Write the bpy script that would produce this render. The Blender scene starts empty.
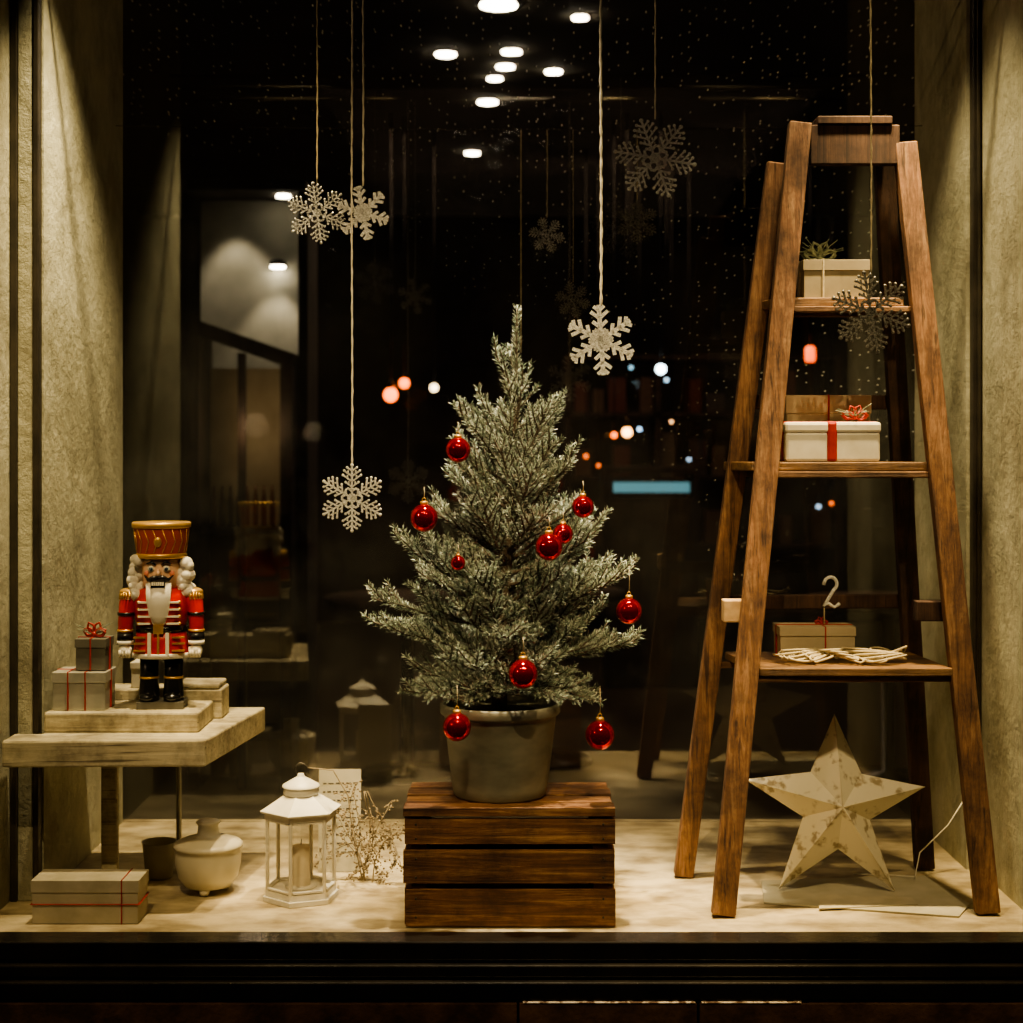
import bpy, bmesh, math, random
from mathutils import Vector, Matrix, Euler, Quaternion
random.seed(7)
R=random.random
def U(a,b): return a+(b-a)*R()
COL=bpy.context.scene.collection

# ---------------------------------------------------------------- materials
def newmat(name):
    m=bpy.data.materials.new(name); m.use_nodes=True
    nt=m.node_tree
    return m,nt,nt.nodes['Principled BSDF']
def ramp(nt,fac,stops):
    r=nt.nodes.new('ShaderNodeValToRGB')
    el=r.color_ramp.elements
    while len(el)<len(stops): el.new(0.5)
    for e,(p,c) in zip(el,stops):
        e.position=p; e.color=(*c,1) if len(c)==3 else c
    nt.links.new(fac,r.inputs['Fac'])
    return r.outputs['Color']
def noise(nt,scale=(1,1,1),s=5,detail=6,rough=.6,coord='Object',dist=0):
    tc=nt.nodes.new('ShaderNodeTexCoord'); mp=nt.nodes.new('ShaderNodeMapping')
    mp.inputs['Scale'].default_value=scale
    n=nt.nodes.new('ShaderNodeTexNoise'); n.inputs['Scale'].default_value=s
    n.inputs['Detail'].default_value=detail; n.inputs['Roughness'].default_value=rough
    n.inputs['Distortion'].default_value=dist
    nt.links.new(tc.outputs[coord],mp.inputs['Vector']); nt.links.new(mp.outputs['Vector'],n.inputs['Vector'])
    return n.outputs['Fac']
def bump(nt,bs,h,strength=.3,dist=.002):
    b=nt.nodes.new('ShaderNodeBump'); b.inputs['Strength'].default_value=strength
    b.inputs['Distance'].default_value=dist
    nt.links.new(h,b.inputs['Height']); nt.links.new(b.outputs['Normal'],bs.inputs['Normal'])
def M(name,c,rough=.5,metal=0,c2=None,s=20,scale=(1,1,1),bmp=0,em=0,emc=None,stops=None,dist=.002):
    m,nt,bs=newmat(name)
    bs.inputs['Base Color'].default_value=(*c,1)
    bs.inputs['Roughness'].default_value=rough; bs.inputs['Metallic'].default_value=metal
    if c2 or bmp:
        f=noise(nt,scale,s)
        if c2:
            a,b=stops or (.35,.65)
            nt.links.new(ramp(nt,f,[(a,c),(b,c2)]),bs.inputs['Base Color'])
        if bmp: bump(nt,bs,f,bmp,dist)
    if em:
        bs.inputs['Emission Color'].default_value=(*(emc or c),1)
        bs.inputs['Emission Strength'].default_value=em
    return m
def wood(name,c1,c2,c3,axis,rough=.75,bmp=.7):
    sc={'x':(1.5,28,28),'y':(28,1.5,28),'z':(28,28,1.5)}[axis]
    s2={'x':(.8,70,70),'y':(70,.8,70),'z':(70,70,.8)}[axis]
    m,nt,bs=newmat(name)
    f=noise(nt,sc,2.6,9,.78,dist=.5)
    g=noise(nt,(1,1,1),8,6,.7)
    k=noise(nt,s2,2.0,4,.6)
    base=ramp(nt,f,[(.3,c1),(.5,c2),(.66,c3)])
    st=ramp(nt,g,[(.36,(.34,.32,.31)),(.58,(1.15,1.15,1.15))])
    mx=nt.nodes.new('ShaderNodeMix'); mx.data_type='RGBA'; mx.blend_type='MULTIPLY'; mx.inputs[0].default_value=.9
    nt.links.new(base,mx.inputs[6]); nt.links.new(st,mx.inputs[7])
    cr=ramp(nt,k,[(.34,(.22,.2,.19)),(.42,(1,1,1))])   # open grain cracks
    my=nt.nodes.new('ShaderNodeMix'); my.data_type='RGBA'; my.blend_type='MULTIPLY'; my.inputs[0].default_value=.8
    nt.links.new(mx.outputs[2],my.inputs[6]); nt.links.new(cr,my.inputs[7])
    nt.links.new(my.outputs[2],bs.inputs['Base Color'])
    bs.inputs['Roughness'].default_value=rough
    bump(nt,bs,f,bmp,.005)
    return m
def plaster(name,a,b,dark):
    m,nt,bs=newmat(name)
    f=noise(nt,(1,.8,.8),5.5,12,.72)
    g=noise(nt,(1,.6,.4),6,10,.7)
    h=noise(nt,(1,1,1),38,8,.6)
    c1=ramp(nt,f,[(.36,a),(.62,b)])
    st=ramp(nt,g,[(.32,(0,0,0)),(.52,(1,1,1))])
    mx=nt.nodes.new('ShaderNodeMix'); mx.data_type='RGBA'
    mx.inputs[6].default_value=(*dark,1)
    nt.links.new(st,mx.inputs[0]); nt.links.new(c1,mx.inputs[7])
    nt.links.new(mx.outputs[2],bs.inputs['Base Color'])
    bs.inputs['Roughness'].default_value=.92
    ad=nt.nodes.new('ShaderNodeMath'); ad.operation='MULTIPLY_ADD'; ad.inputs[1].default_value=.25
    nt.links.new(h,ad.inputs[0]); nt.links.new(f,ad.inputs[2])
    bump(nt,bs,ad.outputs[0],.7,.02)
    return m
def glitter(name,lo,hi,metal=.3,rough=.3,s=700):
    m,nt,bs=newmat(name)
    tc=nt.nodes.new('ShaderNodeTexCoord'); v=nt.nodes.new('ShaderNodeTexVoronoi'); v.inputs['Scale'].default_value=s
    nt.links.new(tc.outputs['Object'],v.inputs['Vector'])
    sep=nt.nodes.new('ShaderNodeSeparateColor'); nt.links.new(v.outputs['Color'],sep.inputs[0])
    nt.links.new(ramp(nt,sep.outputs[0],[(.2,lo),(.8,hi)]),bs.inputs['Base Color'])  # random light and dark cells paint sparkle into the base colour
    bs.inputs['Metallic'].default_value=metal; bs.inputs['Roughness'].default_value=rough
    bump(nt,bs,sep.outputs[1],.8,.003)
    return m
def glass(name,refl,dust=False,tint=(1,1,1)):
    m=bpy.data.materials.new(name); m.use_nodes=True; nt=m.node_tree
    for n in list(nt.nodes): nt.nodes.remove(n)
    out=nt.nodes.new('ShaderNodeOutputMaterial')
    tr=nt.nodes.new('ShaderNodeBsdfTransparent'); tr.inputs[0].default_value=(*tint,1)
    gl=nt.nodes.new('ShaderNodeBsdfGlossy'); gl.inputs['Roughness'].default_value=.0
    gl.inputs[0].default_value=(1,1,1,1)
    mx=nt.nodes.new('ShaderNodeMixShader'); mx.inputs[0].default_value=refl
    nt.links.new(tr.outputs[0],mx.inputs[1]); nt.links.new(gl.outputs[0],mx.inputs[2])
    last=mx.outputs[0]
    if dust:
        tc=nt.nodes.new('ShaderNodeTexCoord')
        sx=nt.nodes.new('ShaderNodeSeparateXYZ'); cx=nt.nodes.new('ShaderNodeCombineXYZ')
        nt.links.new(tc.outputs['Object'],sx.inputs[0]); nt.links.new(sx.outputs[0],cx.inputs[0]); nt.links.new(sx.outputs[2],cx.inputs[1])
        v=nt.nodes.new('ShaderNodeTexVoronoi'); v.voronoi_dimensions='2D'; v.inputs['Scale'].default_value=46
        nt.links.new(cx.outputs[0],v.inputs['Vector'])
        sp=ramp(nt,v.outputs['Distance'],[(.05,(1,1,1)),(.10,(0,0,0))])
        # splashes reach mostly the upper, right-hand part of the pane
        m1=nt.nodes.new('ShaderNodeMath'); m1.operation='MULTIPLY_ADD'; m1.inputs[1].default_value=.5
        nt.links.new(sx.outputs[0],m1.inputs[0]); nt.links.new(sx.outputs[2],m1.inputs[2])
        n=noise(nt,(1,1,1),2.2,4)
        m3=nt.nodes.new('ShaderNodeMath'); m3.operation='MULTIPLY_ADD'; m3.inputs[1].default_value=1.6
        nt.links.new(n,m3.inputs[0]); nt.links.new(m1.outputs[0],m3.inputs[2])
        m4=nt.nodes.new('ShaderNodeMath'); m4.operation='MULTIPLY'; m4.inputs[1].default_value=.3
        nt.links.new(m3.outputs[0],m4.inputs[0])
        n2=ramp(nt,m4.outputs[0],[(.58,(0,0,0)),(.72,(1,1,1))])
        sep=nt.nodes.new('ShaderNodeSeparateColor'); nt.links.new(v.outputs['Color'],sep.inputs[0])
        g=nt.nodes.new('ShaderNodeMath'); g.operation='GREATER_THAN'; g.inputs[1].default_value=.6
        nt.links.new(sep.outputs[0],g.inputs[0])
        a=nt.nodes.new('ShaderNodeMath'); a.operation='MULTIPLY'
        nt.links.new(sp,a.inputs[0]); nt.links.new(n2,a.inputs[1])
        a2=nt.nodes.new('ShaderNodeMath'); a2.operation='MULTIPLY'
        nt.links.new(a.outputs[0],a2.inputs[0]); nt.links.new(g.outputs[0],a2.inputs[1])
        hz=noise(nt,(1,1,1),2.5,6); hz2=ramp(nt,hz,[(.38,(0,0,0)),(.75,(.03,.03,.03))])
        a3=nt.nodes.new('ShaderNodeMath'); a3.operation='MAXIMUM'
        nt.links.new(a2.outputs[0],a3.inputs[0]); nt.links.new(hz2,a3.inputs[1])
        df=nt.nodes.new('ShaderNodeBsdfDiffuse'); df.inputs[0].default_value=(.8,.78,.7,1)
        m2=nt.nodes.new('ShaderNodeMixShader')
        nt.links.new(a3.outputs[0],m2.inputs[0]); nt.links.new(last,m2.inputs[1]); nt.links.new(df.outputs[0],m2.inputs[2])
        last=m2.outputs[0]
    nt.links.new(last,out.inputs[0])
    return m

# ---------------------------------------------------------------- mesh builder
class B:
    def __init__(s,name):
        s.name=name; s.v=[]; s.f=[]; s.mi=[]; s.sm=[]; s.mats=[]; s.M=Matrix.Identity(4)
    def mat(s,m):
        if m not in s.mats: s.mats.append(m)
        return s.mats.index(m)
    def add(s,vs,fs,m,smooth=False,X=None):
        o=len(s.v); T=s.M @ X if X is not None else s.M
        s.v+= [tuple(T@Vector(p)) for p in vs]
        i=s.mat(m)
        for f in fs:
            s.f.append(tuple(k+o for k in f)); s.mi.append(i); s.sm.append(smooth)
    def box(s,x0,x1,y0,y1,z0,z1,m,X=None):
        vs=[(x,y,z) for x in(x0,x1) for y in(y0,y1) for z in(z0,z1)]
        s.add(vs,[(0,1,3,2),(4,6,7,5),(0,4,5,1),(2,3,7,6),(0,2,6,4),(1,5,7,3)],m,False,X)
    def prism(s,poly,z0,z1,m,X=None):
        n=len(poly)
        vs=[(x,y,z0) for x,y in poly]+[(x,y,z1) for x,y in poly]
        fs=[tuple(range(n))[::-1],tuple(range(n,2*n))]+[(i,(i+1)%n,(i+1)%n+n,i+n) for i in range(n)]
        s.add(vs,fs,m,False,X)
    def lathe(s,prof,m,n=32,X=None,smooth=True,sy=1,a0=0):
        vs=[];fs=[]
        for r,z in prof:
            for i in range(n):
                a=2*math.pi*i/n+a0; vs.append((r*math.cos(a),r*math.sin(a)*sy,z))
        for j in range(len(prof)-1):
            for i in range(n):
                k=(i+1)%n; fs.append((j*n+i,j*n+k,(j+1)*n+k,(j+1)*n+i))
        if prof[0][0]>1e-5: fs.append(tuple(range(n))[::-1])
        if prof[-1][0]>1e-5: fs.append(tuple(range((len(prof)-1)*n,len(prof)*n)))
        s.add(vs,fs,m,smooth,X)
    def ball(s,c,r,m,n=20,sx=1,sy=1,sz=1,X=None):
        k=max(6,n//2)
        pr=[(max(1e-6,math.sin(math.pi*j/k)),-math.cos(math.pi*j/k)) for j in range(k+1)]
        T=Matrix.Translation(c)@Matrix.Diagonal((r*sx,r*sy,r*sz,1))
        s.lathe(pr,m,n,T if X is None else X@T)
    def beam(s,p0,p1,w,d,m,up=(0,1,0)):
        p0=Vector(p0);p1=Vector(p1);a=(p1-p0);L=a.length;a.normalize()
        side=a.cross(Vector(up)).normalized(); u=side.cross(a).normalized()
        vs=[]
        for p in(p0,p1):
            for i,j in((-1,-1),(1,-1),(1,1),(-1,1)): vs.append(p+side*(i*w/2)+u*(j*d/2))
        s.add(vs,[(3,2,1,0),(4,5,6,7),(0,1,5,4),(1,2,6,5),(2,3,7,6),(3,0,4,7)],m)
    def tube(s,pts,r,m,n=6,smooth=True,closed=False):
        pts=[Vector(p) for p in pts]; N=len(pts); vs=[];fs=[]
        rs=r if isinstance(r,(list,tuple)) else [r]*N
        t0=(pts[1]-pts[0]).normalized()
        ref=Vector((0,0,1)) if abs(t0.z)<.9 else Vector((1,0,0))
        nrm=t0.cross(ref).normalized()
        for i,p in enumerate(pts):
            if closed: t=(pts[(i+1)%N]-pts[i-1]).normalized()
            else: t=(pts[min(i+1,N-1)]-pts[max(i-1,0)]).normalized()
            nrm=(nrm-t*nrm.dot(t)).normalized(); bi=t.cross(nrm)
            for k in range(n):
                a=2*math.pi*k/n; vs.append(p+(nrm*math.cos(a)+bi*math.sin(a))*rs[i])
        for i in range(N if closed else N-1):
            i2=(i+1)%N
            for k in range(n):
                k2=(k+1)%n; fs.append((i*n+k,i*n+k2,i2*n+k2,i2*n+k))
        if not closed:
            fs.append(tuple(range(n))[::-1]); fs.append(tuple(range((N-1)*n,N*n)))
        s.add(vs,fs,m,smooth)
    def done(s,loc=(0,0,0),rot=(0,0,0),bevel=0,seg=2,scale=1):
        me=bpy.data.meshes.new(s.name); me.from_pydata(s.v,[],s.f)
        for m in s.mats: me.materials.append(m)
        me.polygons.foreach_set('material_index',s.mi); me.polygons.foreach_set('use_smooth',s.sm)
        me.update()
        o=bpy.data.objects.new(s.name,me); COL.objects.link(o)
        o.location=loc; o.rotation_euler=rot; o.scale=(scale,)*3
        if bevel:
            md=o.modifiers.new('bevel','BEVEL'); md.width=bevel; md.segments=seg; md.limit_method='ANGLE'; md.angle_limit=math.radians(40)
        return o
def arc(c,r,a0,a1,n,plane='xz',ry=None):
    ry=ry or r; o=[]
    for i in range(n+1):
        a=math.radians(a0+(a1-a0)*i/n); x=r*math.cos(a); y=ry*math.sin(a)
        o.append((c[0]+x,c[1],c[2]+y) if plane=='xz' else ((c[0]+x,c[1]+y,c[2]) if plane=='xy' else (c[0],c[1]+x,c[2]+y)))
    return o

# palettes
PL=plaster('plaster_cream',(.35,.33,.225),(.58,.56,.41),(.24,.225,.15))
PLout=plaster('plaster_outer',(.34,.32,.22),(.55,.53,.39),(.23,.21,.14))
DARKM=M('dark_metal',(.045,.04,.032),.4,.5,(.09,.075,.055),12,bmp=.1)
BLACKF=M('black_painted_frame',(.010,.009,.008),.22,0,(.022,.018,.014),9,bmp=.05)
FLOORM=M('worn_cream_board',(.22,.17,.095),.6,0,(.57,.48,.31),8,(1,1.6,1),.4,stops=(.34,.62))
LWOOD=wood('ladder_wood_upright',(.06,.028,.014),(.20,.098,.050),(.36,.21,.115),'z')
LWOODX=wood('ladder_wood_rung',(.05,.024,.012),(.15,.076,.038),(.26,.15,.08),'x')
LDARK=wood('ladder_wood_dark',(.03,.015,.010),(.062,.030,.018),(.10,.052,.03),'z')
ENDG=M('end_grain',(.45,.30,.16),.6,0,(.6,.42,.25),40)
CRW=wood('crate_wood',(.05,.022,.011),(.20,.088,.038),(.50,.28,.13),'x',.6,.9)
SHW=wood('pale_limed_wood',(.34,.29,.19),(.50,.44,.30),(.60,.54,.38),'x',.6,.3)
WHITE=M('chalk_white',(.72,.68,.56),.6,0,(.62,.57,.45),30)
CREAM=M('cream_card',(.40,.36,.25),.7,0,(.50,.45,.33),25,bmp=.05)
SILV=M('silver_paper',(.38,.37,.31),.38,.35,(.56,.54,.46),14,bmp=.1)
GREYB=M('dark_grey_card',(.10,.095,.075),.6,0,(.14,.13,.10),20)
RED=M('red_lacquer',(.60,.02,.014),.28,0,(.48,.014,.010),15)
REDR=M('red_ribbon',(.42,.03,.02),.5,0,(.30,.015,.01),40)
REDBALL=M('red_mirror_glass',(.62,.010,.012),.08,.88)
GOLD=M('gold_trim',(.78,.50,.16),.35,.65,(.6,.34,.1),60)
SKIN=M('painted_skin',(.78,.52,.35),.45,0,(.72,.45,.29),20)
FUR=M('white_fur',(.84,.80,.70),.9,0,(.70,.65,.55),120,bmp=.5,dist=.003)
BLACK=M('black_lacquer',(.008,.008,.009),.25,0,(.013,.012,.012),10)
ZINC=M('aged_zinc',(.16,.155,.115),.6,.1,(.29,.28,.21),8,(1,1,2),.25)
SOIL=M('potting_soil',(.02,.014,.009),.95,0,(.05,.035,.02),60,bmp=.8)
BARK=M('bark',(.06,.045,.028),.9,0,(.13,.10,.075),60,bmp=.6)
STRING=M('frosted_cord',(.74,.68,.54),.8,0,(.86,.8,.66),300,bmp=.4)
THIN=M('jute_thread',(.40,.33,.21),.9,0,(.58,.5,.34),200)
FLK=glitter('white_snowflake_glitter',(.58,.58,.55),(1,1,.97),.05,.4)
FLS=glitter('silver_snowflake_glitter',(.22,.23,.23),(1,1,.98),.45,.25)
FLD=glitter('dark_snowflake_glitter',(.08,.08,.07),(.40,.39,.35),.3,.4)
STARM=M('chipped_white_tin',(.34,.28,.18),.6,0,(.72,.67,.53),30,(1,1,1),.4,stops=(.36,.45))
LANT=M('lantern_white_paint',(.58,.55,.46),.45,0,(.70,.66,.55),30,bmp=.1)
GLS=glass('lantern_glass',.08)
WAX=M('candle_wax',(.75,.66,.48),.5)
CERM=M('cream_ceramic',(.52,.48,.36),.35,0,(.62,.57,.44),12)
TWIG=M('dry_twig',(.16,.12,.07),.85,0,(.3,.24,.15),60)
PAPER=M('aged_paper',(.38,.35,.25),.8,0,(.47,.43,.32),15)
INK=M('ink',(.06,.05,.04),.8)
GREENS=M('frosted_sprig_green',(.12,.15,.10),.7,0,(.35,.38,.29),90)

# ---------------------------------------------------------------- shell of the shop window
b=B('wall_left')
b.box(-1.12,-.94,3.215,3.87,0,2.4,PL)
b.box(-1.12,-1.0,2.99,3.215,0,2.4,PLout)
b.done()
b=B('trim_1')
b.box(-.999,-.985,3.185,3.214,0,2.4,DARKM); b.box(-.985,-.955,3.19,3.214,0,2.4,PLout)
b.box(-.954,-.943,3.188,3.214,0,2.4,DARKM)
b.done(bevel=.002)
b=B('wall_right')
b.box(.975,1.12,3.43,3.87,0,2.4,PL)
b.box(1.0,1.12,2.99,3.43,0,2.4,PLout)
b.done()
b=B('trim_2')
b.box(.982,.999,3.40,3.429,0,2.4,DARKM)
b.tube([(.990,3.39,2.4),(.988,3.392,1.9),(.990,3.39,1.3),(.988,3.39,0.0)],.003,DARKM,8)
b.done(bevel=.002)
b=B('floor'); b.box(-1.0,1.0,2.97,3.90,-.05,0,FLOORM); b.done()
b=B('ceiling'); b.box(-1.12,1.12,2.97,3.90,2.4,2.48,M('ceiling_dark',(.03,.028,.024),.9)); b.done()
b=B('window_1')
b.box(-1.35,1.35,2.90,2.965,-.026,.008,BLACKF)
b.box(-1.35,1.35,2.885,2.965,-.052,-.030,BLACKF)
b.box(-1.35,1.35,2.87,2.965,-.088,-.056,BLACKF)
b.box(-1.1,-1.04,2.90,2.965,.008,2.36,BLACKF); b.box(1.04,1.1,2.90,2.965,.008,2.36,BLACKF)
b.box(-1.35,1.35,2.90,2.965,2.36,2.44,BLACKF)
b.box(-1.045,1.045,2.930,2.936,.004,2.365,glass('street_glass',.02))
b.done(bevel=.004)
b=B('window_2')
b.box(-.975,1.0,3.872,3.880,.0,2.4,glass('rear_glass',.065,True))
b.done()
BRK=M('brown_masonry',(.06,.03,.017),.85,0,(.17,.09,.052),14,(1,1,1),.9,stops=(.4,.66),dist=.01)
b=B('wall_front')
b.box(-2.6,2.6,2.90,3.02,-.9,-.092,BRK)
b.box(-2.6,-1.36,2.90,3.02,-.092,2.9,BRK); b.box(1.36,2.6,2.90,3.02,-.092,2.9,BRK)
b.box(-1.36,1.36,2.90,3.02,2.48,2.9,BRK)
b.done()
b=B('trim_3'); CH=M('chipped_stone_highlight',(.10,.055,.03),.8,0,(.60,.50,.38),55,bmp=.8,stops=(.44,.54))
for xa,xb in((-1.36,.012),(.012,.335),(.335,1.36)): b.box(xa+.002,xb-.002,2.868,2.90,-.16,-.0925,BRK)
b.box(.02,.33,2.866,2.90,-.0925,-.0888,CH); b.box(.34,.52,2.866,2.90,-.0925,-.0888,CH)  # pale chipped strips also paint the highlight along the ledge top
b.done(bevel=.003)

# ---------------------------------------------------------------- dark shop interior
SW=M('shop_wall',(.03,.022,.016),.9,0,(.07,.055,.038),3)
b=B('wall_back'); b.box(-4.1,4.1,13.0,13.1,-.5,2.9,SW); b.done()
b=B('wall_shop_left'); b.box(-4.1,-4.0,3.9,13,-.5,2.9,SW); b.done()
b=B('wall_shop_right'); b.box(4.0,4.1,3.9,13,-.5,2.9,SW); b.done()
b=B('ceiling_shop'); b.box(-4.1,4.1,3.9,13.1,2.8,2.9,M('shop_ceiling',(.10,.085,.06),.9,0,(.14,.12,.085),2)); b.done()
b=B('floor_shop'); b.box(-4.1,4.1,3.9,13.1,-.55,-.5,M('shop_floor',(.03,.022,.016),.3,0,(.05,.036,.026),4)); b.done()
b=B('wall_partition'); b.box(-4.1,-1.13,3.82,3.9,-.5,2.9,SW); b.box(1.13,4.1,3.82,3.9,-.5,2.9,SW); b.box(-1.13,1.13,3.88,3.9,2.45,2.9,SW); b.done()
DISC=M('downlight_lens',(1,.93,.8),.5,em=26,emc=(1,.88,.66)); RIM=M('downlight_rim',(.3,.28,.24),.4,.5)
b=B('recessed_downlights')
for x,y,r in((-.055,6.80,.08),(.30,7.0,.036),(-.315,7.65,.05),(.0,7.6,.046),(-.03,7.9,.044),(-.085,8.15,.038),(.21,8.0,.042),(-.13,8.7,.054),(-.25,10.2,.046)):
    b.lathe([(r*1.25,2.795),(r*1.25,2.80)],RIM,24,Matrix.Translation((x,y,-.0)))
    b.lathe([(r,2.786),(r,2.795)],DISC,24,Matrix.Translation((x,y,0)))
b.done()
ALW=M('alcove_wall',(.24,.23,.18),.9,0,(.36,.34,.27),4)
b=B('wall_alcove'); b.box(-1.36,-.90,7.0,7.1,-.5,1.99,ALW); b.box(-1.36,-.86,6.70,7.1,1.99,2.03,SW); b.box(-.90,-.86,6.75,7.1,-.5,1.99,SW); b.done()
b=B('alcove_downlights')
b.lathe([(.03,1.98),(.03,1.9895)],DISC,18,Matrix.Translation((-.975,6.84,0)))
b.lathe([(.032,1.69),(.032,1.70)],DISC,18,Matrix.Translation((-1.015,6.95,0)))
b.lathe([(.036,1.70),(.036,1.72),(.01,1.73)],BLACK,18,Matrix.Translation((-1.015,6.95,0)))
b.done()
CAB=wood('cabinet_dark',(.02,.012,.007),(.04,.022,.013),(.06,.035,.02),'z')
b=B('tall_cabinet')
b.box(-1.34,-1.29,6.6,6.9,-.5,1.40,CAB);b.box(-.955,-.905,6.6,6.9,-.5,1.25,CAB)
b.beam((-1.34,6.75,1.42),(-.91,6.75,1.27),.06,.3,CAB)
b.box(-1.29,-.955,6.86,6.9,-.5,1.25,M('cabinet_back',(.42,.35,.22),.8,0,(.28,.22,.13),5))
for z in(-.3,.15,.55): b.box(-1.29,-.955,6.62,6.86,z,z+.03,CAB)
b.box(-1.13,-1.10,6.6,6.64,-.5,1.3,CAB)
BOT=M('bottle',(.12,.05,.02),.3)
for i in range(8): b.lathe([(.012,0),(.014,.1),(.006,.14),(.006,.17)],BOT,10,Matrix.Translation((-1.25+.035*i,6.72,.58)))
b.done()
def light_dot(x,y,z,r,col,st,shape='ball'):  # distant street and shop light dots; hanging bulb and cord are invented
    b=B('bokeh_light'); e=M('bulb',(1,1,1),.5,em=st,emc=col)
    if shape=='ball': b.ball((0,0,0),r,e,16)
    else: b.lathe([(r*.8,-r*1.5),(r,-r),(r,r),(r*.6,r*1.5)],e,16)
    b.lathe([(r*.5,r*.9),(r*.35,r*1.8),(.004,r*2.2)],BLACK,12)
    b.tube([(0,0,r*2),(0,0,2.8-z)],.004,BLACK,6)
    b.done((x,y,z))
OR=(1,.16,.008)
light_dot(-.68,9,1.21,.040,OR,7)
light_dot(-.61,9.1,1.28,.030,OR,6)
light_dot(-.69,9.2,1.255,.020,OR,5)
light_dot(-.46,9.5,1.27,.024,(1,.75,.42),7)
light_dot(.65,9,1.0,.028,(1,.45,.13),12)
light_dot(.59,9.2,.985,.018,OR,5)
light_dot(.84,9,1.355,.028,(.7,.92,1),14)
light_dot(1.68,9,1.44,.030,(1,.11,.005),3.2,'cyl')
light_dot(.80,10,1.03,.012,(.4,.7,1),5)
light_dot(1.02,10.2,1.08,.010,(1,.5,.2),5)
light_dot(.93,9.6,1.32,.012,(.5,.8,1),3)
light_dot(.74,9.9,1.41,.012,(.3,.7,.9),2)
light_dot(.47,10.1,.86,.014,OR,3)
light_dot(.56,10.3,.80,.012,OR,3)
light_dot(1.12,10.1,.84,.012,(.5,.75,1),2)
light_dot(1.90,9.9,.55,.014,(.5,.75,1),2)
light_dot(1.98,9.9,.57,.012,OR,3)
b=B('street_glow_stand')  # invented counter; its cyan strip imitates a glow reflected from the street
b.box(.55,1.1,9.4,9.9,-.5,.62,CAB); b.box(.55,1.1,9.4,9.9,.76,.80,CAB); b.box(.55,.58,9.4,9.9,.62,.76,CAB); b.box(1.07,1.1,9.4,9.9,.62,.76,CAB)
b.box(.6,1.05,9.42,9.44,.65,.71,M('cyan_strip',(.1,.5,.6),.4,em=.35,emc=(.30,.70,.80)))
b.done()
TW=wood('table_dark',(.06,.03,.015),(.10,.05,.028),(.15,.08,.04),'x')
for (x,y) in((.15,7.2),(1.6,6.8),(-.45,6.9)):
    b=B('cafe_table'); b.lathe([(.36,.24),(.36,.27)],TW,32); b.lathe([(.22,-.5),(.2,-.48),(.03,-.46),(.03,.24)],BLACK,16)
    b.done((x,y,0))
b=B('merchandise_shelving')
for x in(.35,.95,1.55,2.15): b.box(x,x+.04,10.6,10.95,-.5,1.5,CAB)
for z in(-.2,.25,.7,1.12,1.5): b.box(.35,2.19,10.6,10.95,z,z+.03,CAB)
gm=[M('goods_%d'%i,c,.5) for i,c in enumerate([(.10,.055,.03),(.06,.045,.035),(.14,.10,.06),(.10,.025,.014)])]
for z in(.28,.73,1.15):
    x=.42
    while x<2.1:
        w=U(.06,.14); h=U(.1,.3); b.box(x,x+w,10.65,10.85,z,z+h,random.choice(gm)); x+=w+U(.02,.25)
b.done()

# ---------------------------------------------------------------- left bracket shelf
b=B('wall_shelf')
b.prism([(-.985,3.09),(-.593,3.1),(-.538,3.5),(-.93,3.5),(-.93,3.17),(-.985,3.17)],.286,.338,SHW)
b.box(-.837,-.804,3.26,3.28,0,.286,SHW)
b.tube([(-.715,3.44,.286),(-.715,3.44,0)],.006,M('steel_rod',(.35,.34,.3),.4,.6),10)
b.done(bevel=.004)
b=B('wooden_plinth')
b.box(-.93,-.622,3.18,3.34,.3385,.378,SHW); b.box(-.86,-.605,3.345,3.43,.3385,.40,SHW)
b.box(-.70,-.61,3.345,3.43,.40,.412,SHW)
b.done(bevel=.004)

def bow(b,c,s,m,greens=False):
    for a in(20,65,115,160,-160,-20):
        d=Vector((math.cos(math.radians(a)),U(-.4,.4),max(.15,math.sin(math.radians(a)))))
        d.normalize(); c0=Vector(c); n=Vector((0,1,0)).cross(d).normalized()
        pts=[c0+d*s*t*1.0+n*s*.28*math.sin(math.pi*t) for t in(0,.25,.5,.75,1)]+[c0+d*s*t-n*s*.28*math.sin(math.pi*t) for t in(.75,.5,.25,0)]
        b.tube(pts,s*.09,m,6)
    b.ball(c,s*.22,m,10)
    if greens:
        for i in range(26):
            a=U(0,6.28); L=s*U(.8,1.6); d=Vector((math.cos(a),math.sin(a)*.6,U(.2,.8)))
            b.tube([Vector(c),Vector(c)+d*L*.6,Vector(c)+d*L+Vector((0,0,-.1*L))],s*.03,GREENS,4)
def gift(name,x0,x1,y0,y1,z0,z1,m,rib=None,lid=True,rw=.004,bw=0,vert=None,horiz=None,bm=None,greens=False,bev=.002):
    b=B(name); e=.0015
    if lid:
        h=z1-z0; b.box(x0+.002,x1-.002,y0+.002,y1-.002,z0,z1-h*.25,m); b.box(x0,x1,y0,y1,z1-h*.28,z1,m)
    else: b.box(x0,x1,y0,y1,z0,z1,m)
    if rib:
        for v in(vert or [.5]):
            xc=x0+(x1-x0)*v
            b.box(xc-rw,xc+rw,y0-e,y1+e,z0,z1+e,rib)
        yc=(y0+y1)/2
        if horiz:
            zc=z0+(z1-z0)*horiz; b.box(x0-e,x1+e,y0-e,y1+e,zc-rw*.6,zc+rw*.6,rib)
        else: b.box(x0-e,x1+e,yc-rw,yc+rw,z0,z1+e,rib)
    if bw: bow(b,((x0+x1)/2 if not vert else x0+(x1-x0)*vert[-1],(y0+y1)/2,z1+bw*.25),bw,bm or rib,greens)
    return b.done(bevel=bev)
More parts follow.
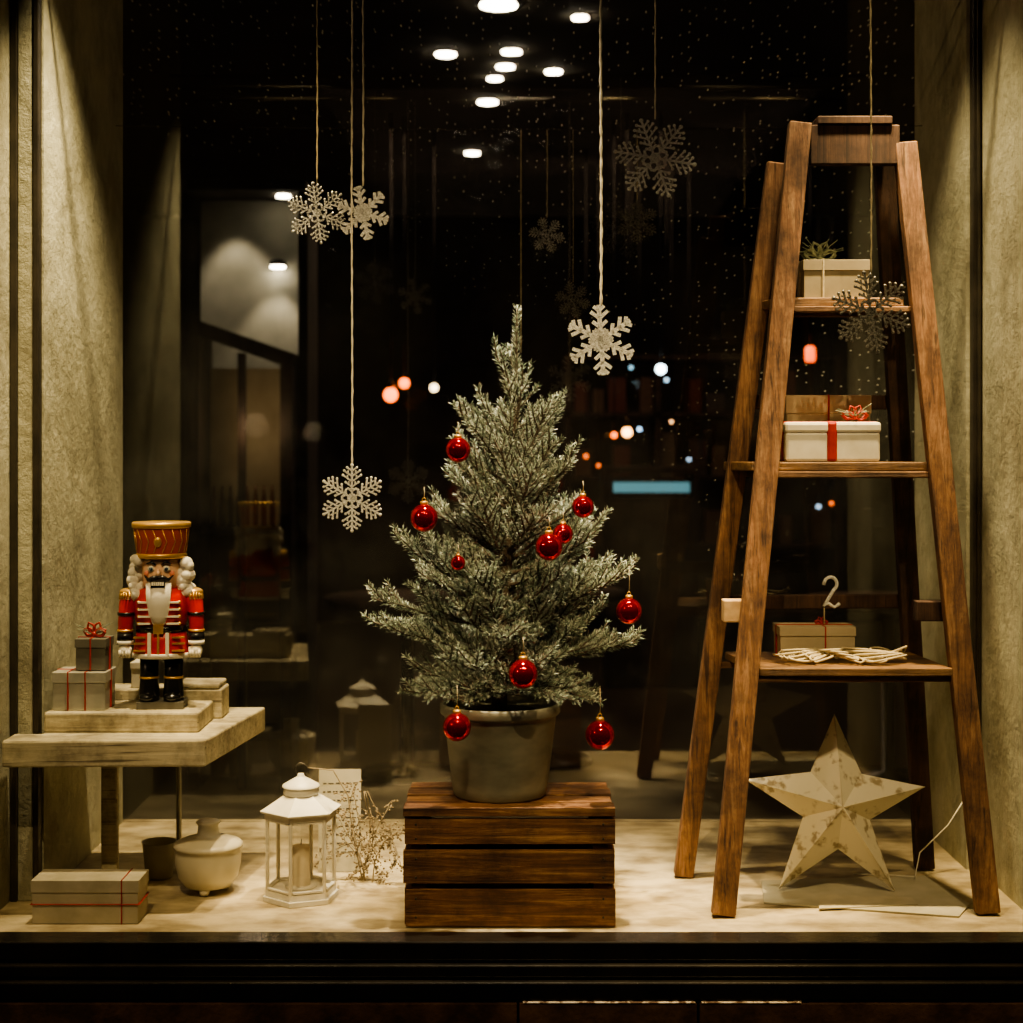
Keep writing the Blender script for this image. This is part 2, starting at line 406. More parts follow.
gift('gift_box',-.920,-.812,3.2,3.29,.3785,.455,SILV,REDR,rw=.0013,vert=[.3,.62])
gift('gift_box',-.878,-.815,3.215,3.28,.4570,.520,GREYB,REDR,rw=.0013,bw=.026,bm=REDR,greens=True)
gift('gift_box',-.80,-.765,3.355,3.42,.4005,.455,WHITE,None)
gift('gift_box',-.912,-.707,3.035,3.12,0.0005,.083,CREAM,REDR,lid=True,rw=.0010,vert=[.84],horiz=.45)

# ---------------------------------------------------------------- nutcracker
b=B('nutcracker_figure')
b.box(-22,24,-17,15,0,7,GREYB)
for sx in(-1,1):
    T=Matrix.Translation((sx*12,0,0))
    b.lathe([(10,7),(10.5,12),(9,30),(9.5,54)],BLACK,20,T)
    b.ball((sx*12,-7,11),9,BLACK,16,1,1.3,.6)
    b.lathe([(9.8,29),(9.8,31)],GOLD,20,T)
b.lathe([(28,50),(29,52),(26,66),(24.5,78)],RED,32,sy=.72)
b.lathe([(29.4,50),(29.6,54),(28.8,55)],FUR,32,sy=.74)
b.lathe([(25.5,76),(25.5,82)],BLACK,32,sy=.74)
b.lathe([(24.5,81),(27,96),(28,108),(25,117),(12,121)],RED,32,sy=.72)
for sx in(-1,1): b.box(min(sx*7,sx*10.5),max(sx*7,sx*10.5),-21.0,-14,54,76,WHITE)
b.box(-1,1,-21.4,-16,54,76,GOLD)
b.box(-5,5,-21,-16,75,84,GOLD)
for z in(85,92,99,106):
    for sx in(-1,1):
        b.box(min(sx*8,sx*20),max(sx*8,sx*20),-20.6,-12,z-.8,z+.8,WHITE); b.ball((sx*20,-16,z),1.8,GOLD,8)
for sx in(-1,1):
    for z in(58,65,71): b.box(min(sx*13,sx*25),max(sx*13,sx*25),-20.5+ (3 if z>60 else 1),-12,z-.8,z+.8,GOLD)
for sx in(-1,1):
    b.tube([(sx*29,0,113),(sx*33,-1,104),(sx*35,-2,85),(sx*35,-4,68)],[8,8.5,7.5,7],RED,14)
    b.lathe([(8,0),(8,9)],BLACK,16,Matrix.Translation((sx*35,-3.5,66)))
    b.lathe([(8.3,0),(8.3,2)],GOLD,16,Matrix.Translation((sx*35,-3.4,76)))
    b.lathe([(8.6,0),(8.6,3)],BLACK,16,Matrix.Translation((sx*34.5,-2,92)))
    b.lathe([(8.2,0),(8.2,4)],FUR,16,Matrix.Translation((sx*35,-4,63)))
    b.ball((sx*35,-6,57),7,WHITE,14,.95,1,1)
    b.ball((sx*30,-8,58),2.6,WHITE,10,1,1,1.4)
    for k in range(4): b.tube([(sx*(30+3*k),-11,58),(sx*(30+3*k),-12,54),(sx*(30+3*k),-9.5,51)],1.5,WHITE,6)
    b.ball((sx*30,0,115),11,GOLD,18,1.05,.9,.42)
    for k in range(12):
        a=math.pi*(k/11)-math.pi/2
        b.tube([(sx*(30+10*math.cos(a)),9*math.sin(a),115),(sx*(30+11*math.cos(a)),10*math.sin(a),108)],1.1,GOLD,5)
b.lathe([(14,118),(18,121),(19,132),(19.5,148),(18,152)],SKIN,28,sy=.92)
for sx in(-1,1):
    for k in range(26):
        b.ball((sx*(22+U(-2,6)),U(-9,10),U(112,148)),U(5,7),FUR,10)
for k in range(14): b.ball((U(-16,16),U(12,17),U(116,147)),U(6,8),FUR,10)
b.lathe([(3,80),(7.5,85),(10.5,96),(12,112),(12.5,124),(9,128)],FUR,20,Matrix.Translation((0,-15.5,0)),sy=.55)
for k in range(17):
    x=-11+22*k/16; e=math.sqrt(max(0,1-(x/12.5)**2))
    b.tube([(x*1.0,-16.5-5*e,125),(x*.97,-17-5.5*e,110),(x*.75,-17-4.5*e,94),(x*.45,-16.5-2.5*e,81+abs(x)*.4)],[1.5,1.6,1.4,.6],FUR,6)
b.box(-7,7,-23.5,-15,121,127,BLACK); b.box(-6,6,-24,-16,123.0,126.4,WHITE)
for x in(-4,-2,0,2,4): b.box(x-.15,x+.15,-24.2,-23.8,123,126.4,BLACK)
EYE=M('eye_blue',(.02,.09,.2),.2); CHK=M('cheek',(.75,.26,.16),.5)
for sx in(-1,1):
    b.tube([(0,-21.5,131),(sx*5,-21.8,130.5),(sx*10,-19.5,128.5),(sx*14,-16,132.5)],[2,2.4,1.8,.6],BLACK,8)
    b.ball((sx*7.5,-16.5,139),3.4,WHITE,12,1.1,.6,1)
    b.ball((sx*7.5,-18.5,139),1.8,EYE,10,1,.5,1); b.ball((sx*7.5,-19.4,139),.9,BLACK,8,1,.5,1)
    b.tube([(sx*3,-18.5,143),(sx*7,-18.6,146),(sx*12,-15.5,144)],[.9,1.4,.7],BLACK,6)
    b.ball((sx*12,-13.5,134),3.2,CHK,10,1,.5,1)
b.ball((0,-19.5,135),3.4,SKIN,12,.8,1.1,1.3)
HAT=M('red_hat_carved',(.50,.09,.04),.4,0,(.34,.045,.022),22,bmp=.3)
b.lathe([(22,149),(23,150),(24,153),(27.5,180),(28,183),(25,184.5),(0.01,185)],HAT,36,sy=.92)
b.lathe([(24.6,149),(25.2,150),(25.2,153),(24.4,154)],GOLD,36,sy=.93)
b.lathe([(28.2,179),(29.2,180),(29.2,184),(28,185)],GOLD,36,sy=.93)
for i in range(18):
    a=2*math.pi*i/18
    b.tube([(24.5*math.cos(a),24.5*.93*math.sin(a),155),(25.8*math.cos(a+.17),25.8*.93*math.sin(a+.17),166),(27.6*math.cos(a),27.6*.93*math.sin(a),178)],.55,GOLD,5)
b.ball((0,-24,166),4,GOLD,12,1,.4,1.3)
b.done((-.711,3.25,.3785),(0,0,.06),scale=.002032)

# ---------------------------------------------------------------- lantern
b=B('candle_lantern')
a0=math.radians(20)
def hexp(r): return [(r*math.cos(a0+i*math.pi/3),r*math.sin(a0+i*math.pi/3)) for i in range(6)]
b.prism(hexp(.078),.0,.010,LANT); b.prism(hexp(.072),.010,.022,LANT); b.prism(hexp(.074),.165,.178,LANT)
H=hexp(.068)
for i in range(6):
    p=H[i]; q=H[(i+1)%6]
    b.tube([(p[0],p[1],.02),(p[0],p[1],.168)],.0042,LANT,6)
    P=Vector((*p,0));Q=Vector((*q,0))
    P2=P.lerp(Q,.06);Q2=P.lerp(Q,.94)
    for z in(.026,.162): b.beam((P2.x,P2.y,z),(Q2.x,Q2.y,z),.008,.004,LANT,up=(0,0,1))
    b.add([(P2.x,P2.y,.024),(Q2.x,Q2.y,.024),(Q2.x,Q2.y,.164),(P2.x,P2.y,.164)],[(0,1,2,3)],GLS)
b.lathe([(.082,.176),(.083,.18),(.072,.186),(.052,.198),(.036,.208),(.034,.210)],LANT,6,smooth=False,a0=a0)
b.lathe([(.034,.208),(.036,.210),(.034,.222),(.038,.224),(.036,.228),(.022,.236),(.008,.244),(.006,.25)],LANT,20)
b.tube(arc((0,0,.258),.012,0,360,20)[:-1],.0018,DARKM,6,closed=True)
b.lathe([(.018,.022),(.019,.024),(.018,.105),(.004,.107)],WAX,20); b.tube([(0,0,.106),(.001,0,.118)],.001,BLACK,5)
b.lathe([(.03,.022),(.032,.024),(.03,.027)],LANT,20)
b.done((-.423,3.215,0.0005),bevel=.001)

# ---------------------------------------------------------------- ceramics
b=B('ceramic_jar')
b.lathe([(.030,.012),(.046,.014),(.060,.032),(.066,.058),(.067,.080),(.065,.090),(.070,.092),(.070,.098),(.064,.103),(.045,.110),(.028,.114),(.022,.118),(.020,.136),(.025,.141),(.022,.145),(.012,.143)],CERM,40)
for i in range(3):
    a=i*2.094+.5; b.ball((.036*math.cos(a),.036*math.sin(a),.010),.011,CERM,12,1,1,.95)
b.done((-.618,3.26,.0005))
b=B('zinc_cup'); b.lathe([(.026,0),(.028,.002),(.035,.073),(.037,.076),(.034,.075),(.027,.006),(.0001,.004)],M('grey_glaze',(.34,.32,.25),.4,0,(.45,.42,.33),10),28); b.done((-.742,3.37,.0005))
b=B('handwritten_card')
b.box(-.045,.045,0,.003,0,.215,PAPER)
for i in range(9):
    z=.185-.018*i; x=-.036
    while x<.034:
        w=U(.004,.012); b.box(x,min(x+w,.038),-.0006,0,z-.0008,z+.0008+U(0,.0015),INK); x+=w+.004
b.done((-.367,3.41,.001),(math.radians(-8),0,math.radians(3)))
b=B('dried_berry_branch')
def sprig(p,d,L,depth,r):
    pts=[p]; q=Vector(p); dd=Vector(d).normalized()
    for i in range(7):
        dd=(dd+Vector((U(-.22,.22),U(-.15,.15),U(-.22,.1)))).normalized(); q=q+dd*L/7; q.z=max(q.z,.004); pts.append(q.copy())
    b.tube(pts,[r*(1-.7*i/7) for i in range(8)],TWIG,5)
    for k in pts[2:]:
        if depth>0 and R()<.7: sprig(k,(dd+Vector((U(-.8,.8),U(-.35,.35),U(-.9,.3)))),L*.4,depth-1,r*.6)
        if R()<.5: b.ball(k+Vector((U(-.004,.004),U(-.004,.004),U(-.004,.002))),U(.0014,.0026),TWIG,6)
for i in range(6): sprig((-.302+U(-.014,.014),3.33,.004),(U(-.12,.12),U(-.1,.1),1),U(.12,.19),2,.0014)
for i in range(4): sprig((-.315+U(-.02,.02),3.33,.19),(U(.0,.35),U(-.1,.1),-1),.15,2,.0011)
b.tube([(-.31,3.33,.004),(-.33,3.33,.10),(-.34,3.33,.18),(-.37,3.32,.235),(-.42,3.31,.243)],.0014,TWIG,5)
b.done()

# ---------------------------------------------------------------- crate
b=B('wooden_crate')
x0,x1,y0,y1=-.202,.195,3.012,3.25
for z0,z1,dx in((.003,.072,.003),(.084,.146,-.002),(.158,.205,.001)):
    b.box(x0+dx,x1+dx*.3,y0,y0+.011,z0,z1,CRW)
    b.box(x0,x1,y1-.011,y1,z0,z1,CRW)
    b.box(x0,x0+.012,y0+.013,y1-.013,z0,z1,CRW); b.box(x1-.012,x1,y0+.013,y1-.013,z0,z1,CRW)
for x in(x0+.013,x1-.04):
    for y in(y0+.0115,y1-.0115-.025): b.box(x,x+.027,y,y+.025,.002,.207,CRW)
yy=y0-.003
for k,w in enumerate((.050,.054,.058,.053)):
    b.box(x0-.002+.002*(k%2),x1-.003*(k%2),yy,yy+w,.211,.226-.001*(k%2),CRW); yy+=w+.009
for z in(.02,.055,.095,.13,.168,.195):
    for x in(x0+.022,x1-.022): b.ball((x,y0-.0002,z),.0025,DARKM,8,1,.4,1)
b.done(bevel=.0025)

# ---------------------------------------------------------------- potted tree
PX,PY,PZ=-.0225,3.135,.2265
b=B('potted_christmas_tree')
b.M=Matrix.Translation((PX,PY,PZ))
b.lathe([(.088,0),(.091,.003),(.094,.02),(.110,.155),(.111,.157),(.116,.159),(.118,.163),(.118,.176),(.115,.180),(.110,.178),(.107,.165),(.0001,.160)],ZINC,48)
b.lathe([(.106,.158),(.06,.166),(.0001,.17)],SOIL,32)
b.M=Matrix.Identity(4)
npot=len(b.v)
BX,BY=PX,PY
def trunk(z):
    t=(z-.38)/.8
    return Vector((BX+.038*t+.005*math.sin(z*9),BY,z))
TZ0,TZ1=.38,1.178
b.tube([trunk(TZ0+(TZ1-TZ0)*i/14) for i in range(15)],[.014*(1-i/14)+.0016 for i in range(15)],BARK,8)
twigs=[]
def branch(p,d,L,r,sub=True,rise=.25):
    n=8; pts=[Vector(p)]; dd=Vector(d).normalized(); q=Vector(p)
    for i in range(n):
        dd=(dd+Vector((U(-.07,.07),U(-.07,.07),rise/n+U(-.05,.05)))).normalized()
        q=q+dd*L/n; pts.append(q.copy())
    b.tube(pts,[r*(1-.75*i/n)+.0005 for i in range(n+1)],BARK,5)
    twigs.append(pts)
    if sub:
        k=int(L/.018); up=Vector((0,0,1))
        for j in range(k):
            t=.25+.72*(j+.5)/k; i=int(t*n); base=pts[i].lerp(pts[min(i+1,n)],t*n-i)
            td=(pts[min(i+1,n)]-pts[i]).normalized() if i<n else dd
            side=td.cross(up).normalized()*(1 if j%2 else -1)
            sl=(L*.34*(1-t)+.036)*U(.75,1.25)
            sd=(td*.85+side*.55+up*U(-.05,.65)*(1 if rise>0 else .1))
            branch(base,sd,sl,r*.45,sub=(sl>.088),rise=.2 if rise>0 else .0)
prof=[(.38,.14),(.42,.19),(.47,.25),(.54,.262),(.60,.255),(.66,.195),(.72,.165),(.80,.155),(.88,.135),(.93,.118),(.97,.09),(1.01,.05),(1.05,.03),(1.16,.008)]
def rad(z):
    for (a,ra),(c,rc) in zip(prof,prof[1:]):
        if a<=z<=c: return ra+(rc-ra)*(z-a)/(c-a)
    return .05
az=0
N=68
for i in range(N):
    t=i/(N-1); z=.42+(.93-.42)*t
    az+=2.39996+U(-.3,.3)
    el=math.radians(2+44*t+U(-12,12))
    L=rad(min(1.15,z+math.sin(el)*.12))/max(.45,math.cos(el))*U(.62,1.15)
    branch(trunk(z),(math.cos(az)*math.cos(el),math.sin(az)*math.cos(el)*.95,math.sin(el)),L,.0042,True,.45)
for z,dx,dy,dz,L in((1.0,-.45,-.1,1.0,.10),(.94,.8,-.3,.35,.11),(1.0,.35,-.4,.9,.05),(1.04,-.3,.2,1,.04),(.97,-.3,-.5,.9,.06),(.96,.2,-.6,.9,.07),(.97,.1,.6,.9,.06),(.90,-.85,-.2,.45,.12),(.55,-1,-.2,.12,.26),(.56,1,-.15,.22,.27),(.50,-1,.1,.0,.26),(.50,.95,-.2,.0,.27),(.48,1,.1,.05,.26),(.58,1,.1,.25,.27),(.62,.9,-.3,.55,.24),(.60,-.9,-.3,.35,.25),(.49,-.5,-.8,-.05,.2),(.49,.45,-.8,-.05,.2),(.52,.1,-1,.05,.2),(.6,-.3,-1,.2,.2),(.7,.3,-1,.4,.18),(.78,.9,-.2,.5,.15),(.78,-.9,-.2,.5,.15),(.70,-.9,-.2,.4,.16),
    (.43,-.9,-.6,-.12,.17),(.43,.9,-.6,-.12,.17),(.43,.0,-1,-.1,.15),(.44,-.4,-1,-.1,.17),(.44,.5,-1,-.1,.17),(.43,1,.3,-.1,.18),(.43,-1,.3,-.1,.18)):
    branch(trunk(z),(dx,dy,dz),L,.004,True,.25)
for k in range(12): # skirt of low, slightly drooping boughs over the pot rim
    a=2*math.pi*k/12+.2
    branch(trunk(.455),(math.cos(a),math.sin(a),-.08),U(.15,.21),.0035,True,-.12)
lead=[trunk(.95+(1.178-.95)*i/10) for i in range(11)]
twigs.append(lead); twigs.append(lead)
nv=[];nf=[];nc=[]
for pts in twigs:
    thick=1.25 if pts is lead else 1
    tw=U(-.12,.12)
    for a,c in zip(pts,pts[1:]):
        seg=c-a; L=seg.length
        if L<1e-5: continue
        d=seg/L; ref=Vector((0,0,1)) if abs(d.z)<.9 else Vector((1,0,0))
        s1=d.cross(ref).normalized(); s2=d.cross(s1)
        cnt=int(L/.00088)+1
        for k in range(cnt):
            t=R(); p=a+seg*t; an=U(0,6.283)
            rd=s1*math.cos(an)+s2*math.sin(an)
            nd=(rd*U(.7,1.0)+d*U(.45,.95)+Vector((0,0,.12))).normalized()
            ln=U(.0085,.0150)*thick; w=nd.cross(Vector((U(-1,1),U(-1,1),U(-1,1)))).normalized()*.00062
            o=len(nv); tip=p+nd*ln
            nv+= [p-w*.8,p+w*.8,p+nd*ln*.6+w,tip,p+nd*ln*.6-w]
            nf.append((o,o+1,o+2,o+3,o+4))
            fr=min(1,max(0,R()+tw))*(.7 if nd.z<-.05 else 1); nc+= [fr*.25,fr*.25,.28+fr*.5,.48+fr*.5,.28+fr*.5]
print('needles',len(nf))
NEED,nt,bs=newmat('frosted_needles')
at=nt.nodes.new('ShaderNodeAttribute'); at.attribute_name='frost'
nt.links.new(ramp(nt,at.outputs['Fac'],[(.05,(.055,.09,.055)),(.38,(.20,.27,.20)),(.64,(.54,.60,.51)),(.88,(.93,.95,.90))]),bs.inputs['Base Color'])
bs.inputs['Roughness'].default_value=.45
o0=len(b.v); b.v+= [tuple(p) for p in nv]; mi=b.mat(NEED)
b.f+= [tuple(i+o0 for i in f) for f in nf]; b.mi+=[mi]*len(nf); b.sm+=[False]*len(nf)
for i in range(npot,len(b.v)): # the street side of the tree is flatter than the back
    x,y,z=b.v[i]
    if y<BY: b.v[i]=(x,BY-(BY-y)*.60,z)
tree=b.done()
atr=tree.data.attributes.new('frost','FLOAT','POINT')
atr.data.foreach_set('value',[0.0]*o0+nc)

def bauble(x,y,z,r,h=.02):
    b=B('christmas_bauble'); b.ball((0,0,0),r,REDBALL,28)
    b.lathe([(r*.28,r*.93),(r*.28,r*1.18),(r*.2,r*1.22)],GOLD,14)
    b.tube(arc((0,0,r*1.32),r*.13,0,360,12)[:-1],r*.03,GOLD,5,closed=True)
    b.tube([(0,0,r*1.4),(0.001,0,r*1.4+h*.5),(0,.002,r*1.4+h)],.0007,THIN,5)
    b.done((x,y,z))
def W(px,py,Y): # image pixel coordinates to world metres at an assumed depth
    return ((px-511.5)*Y/1600,Y,.9+(450-py)*Y/1600)
for px,py,Y,r,h in((458,450,3.0,.0235,.02),(424,518,3.04,.0265,.022),(549,547,2.98,.0255,.02),(563,534,3.01,.019,.015),(583,507,3.03,.021,.02),(629,611,3.05,.025,.05),(523,674,2.975,.0275,.03),(457,727,2.98,.0265,.04),(600,735,3.04,.028,.05),(458,563,3.02,.014,.015)):
    x,y,z=W(px,py,Y); bauble(x,y,z,r,h)

# ---------------------------------------------------------------- hanging rods, cords and snowflakes
b=B('hanging_rail')
for y in(3.05,3.2,3.35): b.tube([(-.94,y,1.93),(.975,y,1.93)],.005,DARKM,8)
b.done()
b=B('garland_wire')
b.tube([(-.94,3.8,1.67),(-.3,3.8,1.662),(.2,3.8,1.66),(.6,3.8,1.664),(.975,3.8,1.67)],.0006,DARKM,5)
for i in range(34): b.ball((-.33+i*.0135+U(-.003,.003),3.8,1.662),.0012,FLS,6)
b.done()
def flake(px,py,Y,rp,style,m,top,cm,cr,rot=0):
    x,y,z=W(px,py,Y); r=rp*Y/1600
    b=B('snowflake_ornament'); t=.004
    for i in range(6):
        a=math.radians(90+60*i+rot)
        X=Matrix.Rotation(-(a-math.pi/2),4,'Y')
        def bar(p,q,w):
            b.beam(X@Vector((p[0],0,p[1])),X@Vector((q[0],0,q[1])),w,t,m)
        if style==0:
            bar((0,.0),(0,r*.98),r*.12)
            for h,l in((.36,.27),(.60,.32),(.82,.2)):
                for s in(-1,1): bar((0,r*h),(s*r*l*.75,r*(h+l*.62)),r*.10)
            for s in(-1,1): bar((0,r*.18),(s*r*.17,r*.28),r*.13)
        else:
            bar((0,0),(0,r),r*.055)
            for h,l in((.2,.12),(.34,.2),(.5,.28),(.66,.24),(.82,.15)):
                for s in(-1,1):
                    bar((0,r*h),(s*r*l,r*(h+l*.7)),r*.045)
                    b.ball(X@Vector((s*r*l,0,r*(h+l*.7))),r*.042,m,6)
                    if l>.18: bar((s*r*l*.5,r*(h+l*.35)),(s*r*l*.5,r*(h+l*.35+.1)),r*.04)
            b.ball(X@Vector((0,0,r)),r*.055,m,6)
            bar((-r*.16,r*.28),(r*.16,r*.28),r*.045)
    b.lathe([(r*.15,-t/2),(r*.15,t/2)],m,6,Matrix.Rotation(math.pi/2,4,'X'),smooth=False)
    n=int((top-z-r)/.012)+2
    pts=[(.0004*math.sin(i*1.7)+.0006*math.sin(i*.11),.0004*math.cos(i*2.1),r*.97+(top-z-r*.97)*i/(n-1)) for i in range(n)]
    b.tube(pts,[cr*(1+.3*math.sin(i*2.3)) for i in range(n)],cm,6)
    return b.done((x,y,z),(0,0,math.radians(U(-14,14))))
flake(317,213,3.2,30,1,FLS,1.925,THIN,.0016,rot=8)
flake(363,213,3.05,28,0,FLK,1.925,STRING,.0018,rot=12)
flake(352,498,3.05,33,1,FLK,1.925,STRING,.0019)
flake(601,340,3.05,36,0,FLK,1.925,STRING,.0028,rot=4)
flake(655,158,3.35,40,1,FLK,1.925,STRING,.0018,rot=20)
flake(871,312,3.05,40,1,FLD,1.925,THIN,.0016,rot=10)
flake(547,235,3.8,18,1,FLS,1.661,THIN,.0013,rot=20)  # this and the next two flakes imitate dim reflections in the rear glass
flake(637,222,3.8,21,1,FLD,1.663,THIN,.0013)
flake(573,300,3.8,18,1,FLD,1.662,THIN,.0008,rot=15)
b=B('hanging_cord'); x,y,z=W(521,118,3.8)
b.tube([(x,3.8,1.66-(.0)-i*.012) for i in range(45)],[.0018*(1+.3*math.sin(i*2)) for i in range(45)],THIN,6); b.done()

# ---------------------------------------------------------------- ladder
b=B('wooden_step_ladder')
FL0,FL1=(.408,3.085,0.004),(.583,3.235,1.56)
FR0,FR1=(.922,3.10,0.004),(.795,3.235,1.52)
RL0,RL1=(.362,3.37,.004),(.545,3.29,1.49)
RR0,RR1=(.885,3.43,.004),(.765,3.29,1.50)
b.beam(FL0,FL1,.045,.030,LWOOD); b.beam(FR0,FR1,.045,.030,LWOOD)
b.beam(RL0,RL1,.040,.028,LWOOD); b.beam(RR0,RR1,.040,.028,LDARK)
def at(p,q,z): 
    p=Vector(p);q=Vector(q); return p.lerp(q,(z-p.z)/(q.z-p.z))
b.box(.603,.782,3.22,3.245,1.475,1.555,LDARK)
b.box(.616,.766,3.215,3.31,1.555,1.572,LDARK)
for z in(.451,.851,1.182):
    a=at(FL0,FL1,z);c=at(FR0,FR1,z); b.beam((a.x,a.y+.012,z),(c.x,c.y+.012,z),.013,.02,LWOODX)
    a=at(RL0,RL1,z);c=at(RR0,RR1,z); b.beam((a.x,a.y,z),(c.x,c.y,z),.013,.02,LWOODX)
for z in(.58,1.0): 
    a=at(RL0,RL1,z);c=at(RR0,RR1,z); b.beam((a.x,a.y+.02,z),(c.x,c.y+.02,z),.03,.016,LDARK)
a=at(FL0,FL1,.585); b.box(a.x-.055,a.x+.012,a.y+.012,a.y+.05,.56,.604,ENDG)
a=at(FR0,FR1,.58); b.box(a.x-.07,a.x-.0,a.y+.02,a.y+.06,.56,.60,LDARK)
SHB=wood('shelf_board',(.10,.05,.024),(.22,.12,.055),(.34,.20,.10),'x',.5)
b.prism([(.485,3.125),(.862,3.125),(.84,3.40),(.45,3.38)],.458,.474,SHB)
b.prism([(.478,3.185),(.838,3.185),(.80,3.36),(.445,3.36)],.858,.876,SHB)
b.prism([(.535,3.22),(.79,3.22),(.77,3.35),(.50,3.35)],1.189,1.207,SHB)
b.done(bevel=.0025)

gift('gift_box',.560,.735,3.265,3.345,.8765,1.012,M('kraft_box',(.33,.25,.16),.7,0,(.40,.31,.2),14),REDR,rw=.002,vert=[.5])
gift('gift_box',.545,.738,3.19,3.262,.8765,.956,WHITE,REDR,rw=.011,vert=[.49],bev=.006)
b=B('red_ribbon_bow'); bow(b,(.692,3.225,.966),.026,REDR,True); b.done()
gift('gift_box',.590,.725,3.235,3.32,1.2075,1.285,M('tan_box',(.24,.20,.13),.7,0,(.32,.27,.18),14),THIN,rw=.002,bw=.035,bm=GREENS,greens=True,vert=[.3])
gift('gift_box',.545,.700,3.25,3.34,.4745,.540,M('pale_kraft_box',(.36,.30,.20),.7,0,(.44,.37,.26),14),REDR,rw=.0012,vert=[.6],bw=.014)
b=B('twine_bundle')
for k in range(5):
    pts=[]
    for i in range(60):
        t=i*.42; pts.append((.56+.20*(i/60)+.035*math.cos(t+k),3.18+.025*math.sin(t*1.3+k)+.008*k,.480+.010*abs(math.sin(t*.7+k))+.003*k))
    b.tube(pts,.0024,THIN,6)
for k in range(5):
    b.tube([(.72,3.2,.480),(.75+.01*k,3.2,.487+.005*k),(.79,3.2+.01*k,.482)],.0024,THIN,6)
b.done()
b=B('wire_number_two')
X0,Z0=.655,.605
pts=[(X0-.014,3.285,Z0+.018)]+[(X0+.013*math.cos(math.radians(a)),3.285,Z0+.02+.014*math.sin(math.radians(a))) for a in range(160,-61,-20)]+[(X0-.002,3.285,Z0-.006),(X0-.014,3.285,Z0-.026),(X0-.004,3.285,Z0-.02),(X0+.008,3.285,Z0-.028),(X0+.019,3.285,Z0-.02)]
b.tube(pts,.0036,FLK,8); b.tube([(X0-.013,3.285,Z0-.026),(X0-.013,3.285,.5425)],.0012,THIN,5)
b.done()

# ---------------------------------------------------------------- star
b=B('tin_barn_star')
outer=[(0,.183),(.181,.036),(.112,-.170),(-.122,-.166),(-.187,.051)]
inner=[(.052,.062),(.066,-.030),(.0,-.088),(-.070,-.024),(-.052,.066)]
ring=[]
for o,i in zip(outer,inner): ring+= [(o[0],0,o[1]),(i[0],0,i[1])]
vs=[(x,y,z) for x,y,z in ring]+[(0,-.060,0),(0,.03,0)]
fs=[]
for i in range(10):
    j=(i+1)%10; fs.append((10,i,j)); fs.append((11,j,i))
b.add(vs,fs,STARM)
for i in range(0,10,2): b.tube([(0,-.060,0),ring[i]],.0012,STARM,5)
b.done((.664,3.265,.176),(math.radians(-8),0,0))
b=B('paper_sheet')
b.prism([(.50,3.17),(.86,3.075),(.905,3.16),(.87,3.37),(.52,3.33)],.001,.004,PAPER); b.prism([(.60,3.12),(.80,3.15),(.80,3.2),(.62,3.22)],.004,.006,CREAM)
b.done()
b=B('electric_cable'); b.tube([(.972,3.42,.16),(.93,3.41,.10),(.86,3.37,.052),(.84,3.33,.012),(.80,3.36,.007),(.72,3.37,.007)],.0014,WHITE,6); b.done()

# ---------------------------------------------------------------- lighting
WARM=(1,.75,.38)
def spot(name,x,y,z,tx,ty,tz,power,ang,blend=.6,col=WARM,size=.02,house=True,arm=False):
    d=Vector((tx-x,ty-y,tz-z)); q=d.to_track_quat('-Z','Y')
    L=bpy.data.lights.new('spot','SPOT'); L.energy=power; L.spot_size=math.radians(ang); L.spot_blend=blend; L.color=col; L.shadow_soft_size=size
    o=bpy.data.objects.new('lamp' if house else name,L); COL.objects.link(o)
    if house:
        b=B(name)
        b.lathe([(.03,0),(.034,.01),(.034,.09),(.02,.10)],BLACK,20)
        if arm: # invented bracket tying the added front fill to the facade
            inv=(Matrix.Translation((x,y,z))@q.to_matrix().to_4x4()).inverted()
            b.tube([inv@Vector(p) for p in((x,y-.04,z+.09),(x,y+.1,z+.11),(x,2.9,z+.08))],.008,BLACK,8)
        h=b.done((x,y,z)); h.rotation_euler=q.to_euler()
        o.parent=h; o.location=(0,0,-.005)
    else:
        o.location=(x,y,z); o.rotation_euler=q.to_euler()
T='track_spotlight'
spot(T,-.62,3.05,2.28,-.86,3.45,.55,210,56,1,col=(1,.80,.45))
spot(T,-.38,3.05,2.28,-.44,3.22,.0,170,20,1)
spot(T,.03,3.04,2.28,0,3.17,.8,420,32,.9,col=(1,.83,.54))
spot(T,.30,3.05,2.28,.36,3.10,0,380,20,1)
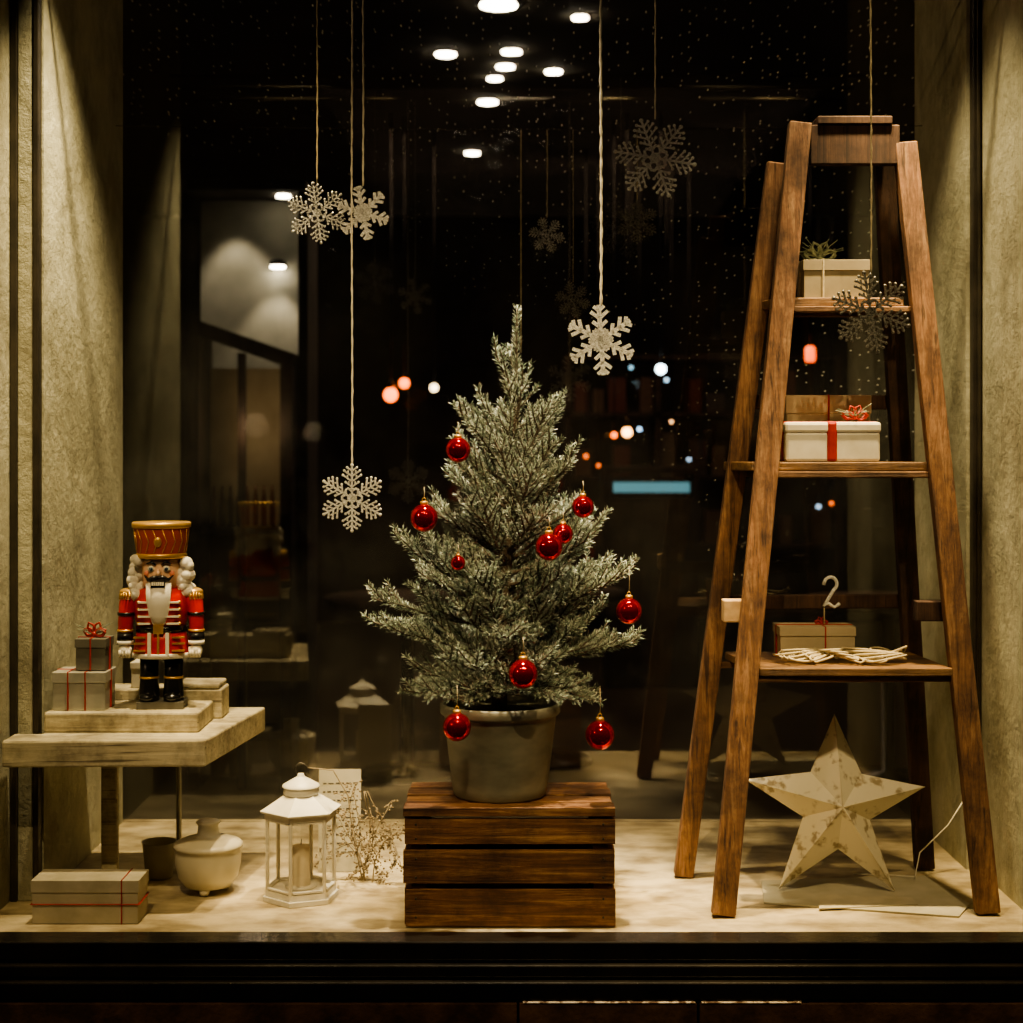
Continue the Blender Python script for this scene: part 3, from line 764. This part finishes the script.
spot(T,.80,3.06,2.28,.68,3.20,.1,300,30,1)
spot(T,.62,3.08,2.28,.86,3.45,.6,110,58,1,col=(1,.80,.45))
A='front_fill_spot'  # unseen spots added outside to brighten the fronts of the objects
spot(A,-.75,1.35,2.75,-.72,3.2,.62,150,34,1,arm=True)
spot(A,.05,1.25,2.75,.02,3.1,.82,200,34,1,arm=True)
spot(A,.85,1.35,2.75,.66,3.2,.55,125,40,1,arm=True)
spot('alcove_lamp',-1.2,6.85,1.97,-1.2,6.99,1.3,8,70,house=False,col=(1,.85,.62)); spot('alcove_lamp',-1.02,6.88,1.68,-1.02,6.99,1.1,5,80,house=False,col=(1,.85,.62))
def point(name,loc,e,col,s):
    L=bpy.data.lights.new(name,'POINT'); L.energy=e; L.color=col; L.shadow_soft_size=s
    o=bpy.data.objects.new(name,L); COL.objects.link(o); o.location=loc
point('cabinet_fill',(-1.05,6.55,1.0),1.1,(1,.75,.45),.05)  # fill added to brighten the beige cabinet back
point('street_fill',(-5.5,-2.0,4.2),200,(1,.70,.42),.15)  # unseen fill added to lift the masonry below the sill
L=bpy.data.lights.new('a','AREA'); L.energy=22; L.size=2.5; L.color=(1,.66,.4)
o=bpy.data.objects.new('shop_ceiling_glow',L); COL.objects.link(o); o.location=(0.3,9.2,2.7)
w=bpy.data.worlds.new('night'); bpy.context.scene.world=w; w.use_nodes=True
w.node_tree.nodes['Background'].inputs[0].default_value=(.02,.018,.016,1); w.node_tree.nodes['Background'].inputs[1].default_value=.4

cam=bpy.data.cameras.new('camera'); cam.lens=36*1600/1023; cam.sensor_width=36; cam.shift_y=-61.5/1023; cam.clip_end=60
cam.dof.use_dof=True; cam.dof.focus_distance=3.12; cam.dof.aperture_fstop=3.8
co=bpy.data.objects.new('camera',cam); COL.objects.link(co); co.location=(0,0,.9); co.rotation_euler=(math.pi/2,0,0)
sc=bpy.context.scene; sc.camera=co
sc.view_settings.view_transform='AgX'; sc.view_settings.look='AgX - Medium High Contrast'; sc.view_settings.exposure=0.12
